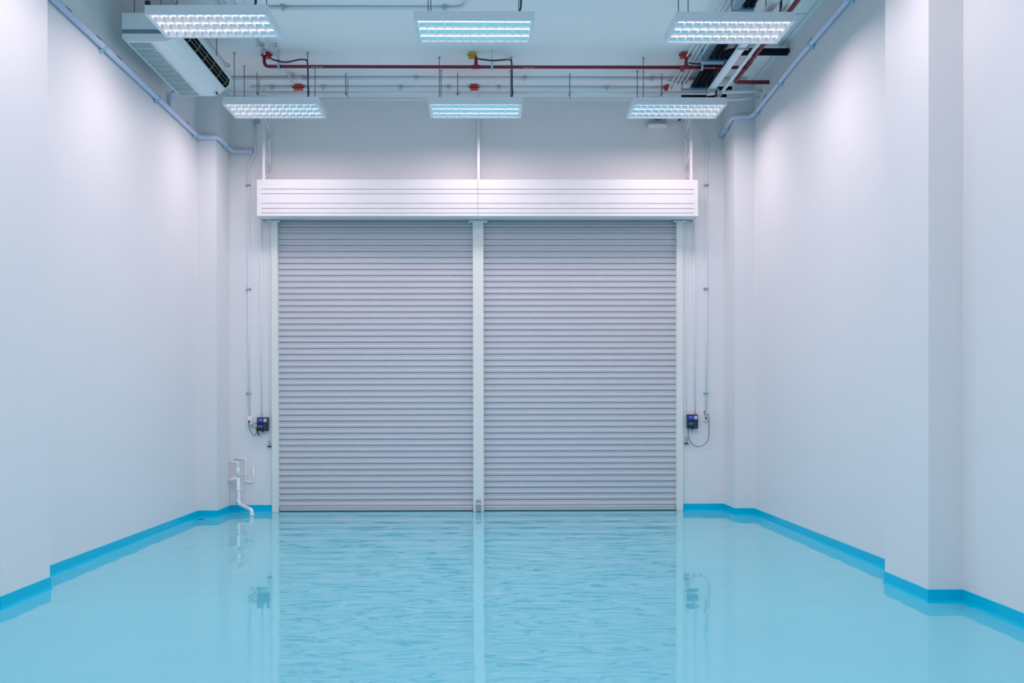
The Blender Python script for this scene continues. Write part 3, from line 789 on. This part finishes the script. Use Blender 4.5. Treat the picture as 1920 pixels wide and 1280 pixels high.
def control(u0, u1, v0, v1, label, flip):
    yy = W-.09; a = onY(u0, v1, yy); b = onY(u1, v0, yy); x0, x1, z0, z1 = a.x, b.x, a.z, b.z; w = x1-x0; hh = z1-z0
    t = thing('control_box', ((x0+x1)/2, W, z0), label, 'shutter control box')
    MB().box(x0, x1, yy, W-.012, z0, z1, .006).build('case', M['black'], t)
    MB().box(x0-.006, x1+.006, W-.016, W-.001, z0-.004, z1+.004, .003).build('back_plate', M['acband'], t)
    MB().box(x0+.06*w, x0+.60*w, yy-.003, yy+.002, z1-.34*hh, z1-.08*hh).build('blue_label', M['blabel'], t)
    l = MB()
    cx_, cz_ = x0+.33*w, z1-.19*hh
    for i in range(12):
        an = PI*(i/11); p0 = Vector((cx_+.022*math.cos(an), yy-.005, cz_+.012*math.sin(an)))
        l.box(p0.x-.003, p0.x+.003, yy-.005, yy-.002, p0.z-.002, p0.z+.002)
    l.box(cx_-.012, cx_+.012, yy-.005, yy-.002, cz_-.006, cz_-.001)
    l.build('label_emblem', M['wlabel'], t)
    MB().box(x0+.64*w, x0+.93*w, yy-.003, yy+.002, z1-.34*hh, z1-.08*hh).build('pale_label', M['wlabel'], t)
    MB().box(x0+.12*w, x0+.56*w, yy-.004, yy+.002, z0+.26*hh, z0+.42*hh, .001).build('display', M['screen'], t)
    for zz in (.12, .25, .40):
        MB().tube([(x0+.78*w, yy-.006, z0+zz*hh), (x0+.78*w, yy+.002, z0+zz*hh)], .007, 10).build('push_button', M['acband'], t)
    MB().tube([(x0+.5*w, yy+.03, z0-.02), (x0+.5*w, yy+.03, z0+.003)], .012, 10).build('cable_gland', M['black'], t)
    return t
control(481.5, 501.5, 782.5, 807.5, 'black shutter control box on the left of the doorway', 0)
control(1289, 1309, 777, 803, 'black shutter control box on the right of the doorway', 1)
def socket(u0, u1, v0, v1, plug, label):
    yy = W-.05; a = onY(u0, v1, yy); b = onY(u1, v0, yy)
    t = thing('power_socket', ((a.x+b.x)/2, W, a.z), label, 'socket')
    MB().box(a.x, b.x, yy, W-.001, a.z, b.z, .005).build('back_box', M['white'], t)
    MB().box(a.x+.008, b.x-.008, yy-.006, yy+.001, a.z+.012, b.z-.012, .003).build('face_plate', M['pvc'], t)
    q = onY(*plug, yy-.02)
    pg = MB().tube([(q.x, yy-.03, q.z), (q.x, yy-.004, q.z)], .014, 10).build('plug', M['black'], t)
    return Vector((q.x, yy-.03, q.z))
q = socket(464, 472, 780.5, 797, (467, 790), 'white socket with black plug beside the left control box')
yc = W-.07
cable([q, onY(466.5, 795, yc), onY(469.5, 806, yc), onY(475, 815.5, yc), onY(479, 814, yc), onY(482, 807, yc), onY(480, 801, yc), onY(475, 802, yc), onY(473, 798, yc), onY(476, 795, yc), onY(481.8, 793.5, W-.06)], .0045, 'mains_cable', M['gcable'], 'dark cable looping from the left socket to the left control box', 'cable')
cable([onY(480.5, 803, yc-.012), onY(483.5, 811, yc-.01), onY(486.7, 816.5, yc-.01)], .009, 'cable_tail', M['black'], 'short thick cable tail under the left control box', 'cable')
q = socket(1320, 1327.5, 773, 789.5, (1324, 784), 'white socket with black plug beside the right control box')
cable([q, onY(1321.5, 777, yc), onY(1319.8, 772, yc), onY(1321.5, 770, yc), onY(1322.5, 774, yc), onY(1325.5, 776.5, yc-.01), onY(1328.5, 778, yc), onY(1329.5, 800, yc), onY(1328.5, 820, yc), onY(1322, 832, yc), onY(1308, 837.5, yc), onY(1298, 832, yc), onY(1292, 822, yc), onY(1290.5, 803, W-.05)], .0045, 'mains_cable', M['gcable'], 'dark cable hanging in a wide loop below the right control box', 'cable')

# wall fan behind the farther right light
yy = W-.12; a = onY(1217, 231.5, yy); b = onY(1250, 200, yy); cx_ = (a.x+b.x)/2; cz_ = onY(1233, 213, yy).z
t = thing('wall_fan', (cx_, W, a.z), 'square grey fan grille on the back wall behind the farther right light', 'wall fan')
MB().box(a.x, b.x, yy+.01, W-.001, a.z, b.z, .008).build('casing', M['fan'], t)
g = MB()
for rr in (.035, .055, .075, .093):
    pts = [(cx_+rr*math.cos(2*PI*i/28), yy+.002, cz_+rr*math.sin(2*PI*i/28)) for i in range(29)]
    g.tube(pts, .004, 5, cap=False)
for i in range(8): g.tube([(cx_+.02*math.cos(PI*i/4), yy, cz_+.02*math.sin(PI*i/4)), (cx_+.095*math.cos(PI*i/4), yy, cz_+.095*math.sin(PI*i/4))], .0025, 5)
g.build('round_guard', M['gcable'], t)
a = onY(1216.5, 236, yy-.02); b = onY(1254, 231.5, yy-.02)
MB().box(a.x, b.x, yy-.03, W-.001, a.z, b.z, .004).build('lower_tray', M['white'], t)
MB().box(b.x-.045, b.x-.03, yy-.034, yy-.028, a.z+.008, a.z+.02).build('switch', M['black'], t)
a = onY(1274.5, 223, W-.05)
tag(MB().tube([(a.x, W-.08, a.z), (a.x, W-.001, a.z)], .016, 12).build('wall_sensor', M['black']), 'tiny black sensor on the back wall beside the wall fan', 'sensor')

# ------------------------------------------------------------------ pipes in the lower left corner
yp = W-.10
def PP(u, v, Y=yp): return onY(u, v, Y)
t = thing('waste_pipe', (PP(446, 940).x, yp, 0), 'white waste pipe stepping down the left corner and bending into the floor', 'pipe')
p0 = onX(436, 865.5, XLP)
MB().tube(fillet([(XLP+.001, yp, PP(446, 866).z), (PP(446, 866).x, yp, PP(446, 866).z), (PP(446, 866).x, yp, PP(446, 885).z)], .03), .0165, 14).build('upper_elbow', M['pvc'], t)
xv = PP(446.2, 900).x
MB().tube([(xv, yp, PP(446, 876).z), (xv, yp, PP(446, 880).z), (xv, yp, PP(446, 894).z)], .02, 16, radii=[.018, .030, .030]).build('reducer', M['pvc'], t)
MB().tube(fillet([(xv, yp, PP(446, 890).z), (xv, yp, PP(446, 895).z), (XLP+.001, yp-.03, PP(436, 901).z)], .04), .026, 14).build('side_branch', M['pvc'], t)
pe = Vector((xv+.01, yp, PP(447, 945).z)); pf = onZ(472, 957, .075)
MB().tube(fillet([(xv, yp, PP(446, 890).z), pe, Vector((pf.x, pf.y, .085)), Vector((pf.x+.002, pf.y-.0, -.01))], .07), .0265, 16).build('down_pipe', M['pvc'], t)
MB().tube([(xv, yp, PP(446, 936).z), (xv, yp, PP(446, 941).z)], .031, 16).build('coupling', M['pvc'], t)
MB().tube([(pf.x+.002, pf.y, 0), (pf.x+.002, pf.y, .03)], .032, 16).build('floor_collar', M['pvc'], t)
z = PP(446, 918.5).z
c = MB(); c.tube([(xv, yp, z-.01), (xv, yp, z+.01)], .031, 16); c.tube([(xv+.02, yp, z), (xv+.075, yp, z), (xv+.075, W-.001, z)], .008, 8)
c.build('wall_bracket', M['pvc'], t)
yq = W-.035
t = thing('condensate_pipe', (onY(460, 880, yq).x, yq, onY(460, 903, yq).z), 'thin white U-shaped pipe on the back wall beside the waste pipe', 'pipe')
pts = [onY(441, 859.5, yq), onY(460.5, 859.5, yq), onY(459.5, 903, yq), onY(474.7, 903, yq), onY(475, 875, yq)]
MB().tube(fillet(pts, .025), .0125, 12).build('pipe_run', M['pvc'], t)
q = onY(459.8, 889.5, yq); MB().tube([q-Vector((0, 0, .02)), q+Vector((0, 0, .02))], .017, 12).build('coupling', M['pvc'], t)
q = onY(475, 890, yq); MB().tube([q-Vector((0, 0, .006)), q+Vector((0, 0, .006))], .016, 12).build('clip', M['pvc'], t)
q = onY(441, 859.5, yq); MB().tube([(q.x, yq, q.z), (q.x, W-.001, q.z)], .0125, 10).build('wall_entry', M['pvc'], t)
# floor drain
q = onZ(377, 973.5, 0)
t = thing('floor_drain', (q.x, q.y, 0), 'small dark round floor drain before the left corner pilaster', 'floor drain')
MB().tube([(q.x, q.y, -.002), (q.x, q.y, .003)], .055, 24).build('cover', M['acband'], t)
rg = MB()
for k in range(5): rg.box(q.x-.035, q.x+.035, q.y-.034+k*.016, q.y-.028+k*.016, .003, .0045)
rg.build('slots', M['mark'], t)

# ------------------------------------------------------------------ camera, world, view
cd = bpy.data.cameras.new('camera'); cam = bpy.data.objects.new('camera', cd); C.objects.link(cam)
cd.sensor_width = 36; cd.sensor_fit = 'HORIZONTAL'; cd.lens = F/1920*36
cd.shift_x = (960-CX)/1920; cd.shift_y = (CY-640)/1920
r, u, b = cam_to_world(1, 0, 0), cam_to_world(0, 1, 0), -cam_to_world(0, 0, 1)
cam.matrix_world = Matrix(((r.x, u.x, b.x, 0), (r.y, u.y, b.y, 0), (r.z, u.z, b.z, EYE), (0, 0, 0, 1)))
cd.clip_start = .05; cd.clip_end = 100
SC.camera = cam
w = bpy.data.worlds.new('World'); SC.world = w; w.use_nodes = True
w.node_tree.nodes['Background'].inputs[0].default_value = (.6, .8, 1, 1); w.node_tree.nodes['Background'].inputs[1].default_value = .05
SC.view_settings.view_transform = 'Standard'; SC.view_settings.look = 'None'; SC.view_settings.gamma = 1
SC.view_settings.exposure = 0.0; SC.view_settings.use_curve_mapping = False
SC.cycles.use_denoising = True; SC.cycles.max_bounces = 7; SC.cycles.diffuse_bounces = 5; SC.cycles.glossy_bounces = 4; SC.cycles.use_adaptive_sampling = True; SC.cycles.adaptive_threshold = .03
SC.cycles.caustics_reflective = False; SC.cycles.caustics_refractive = False
SC.cycles.sample_clamp_indirect = 4
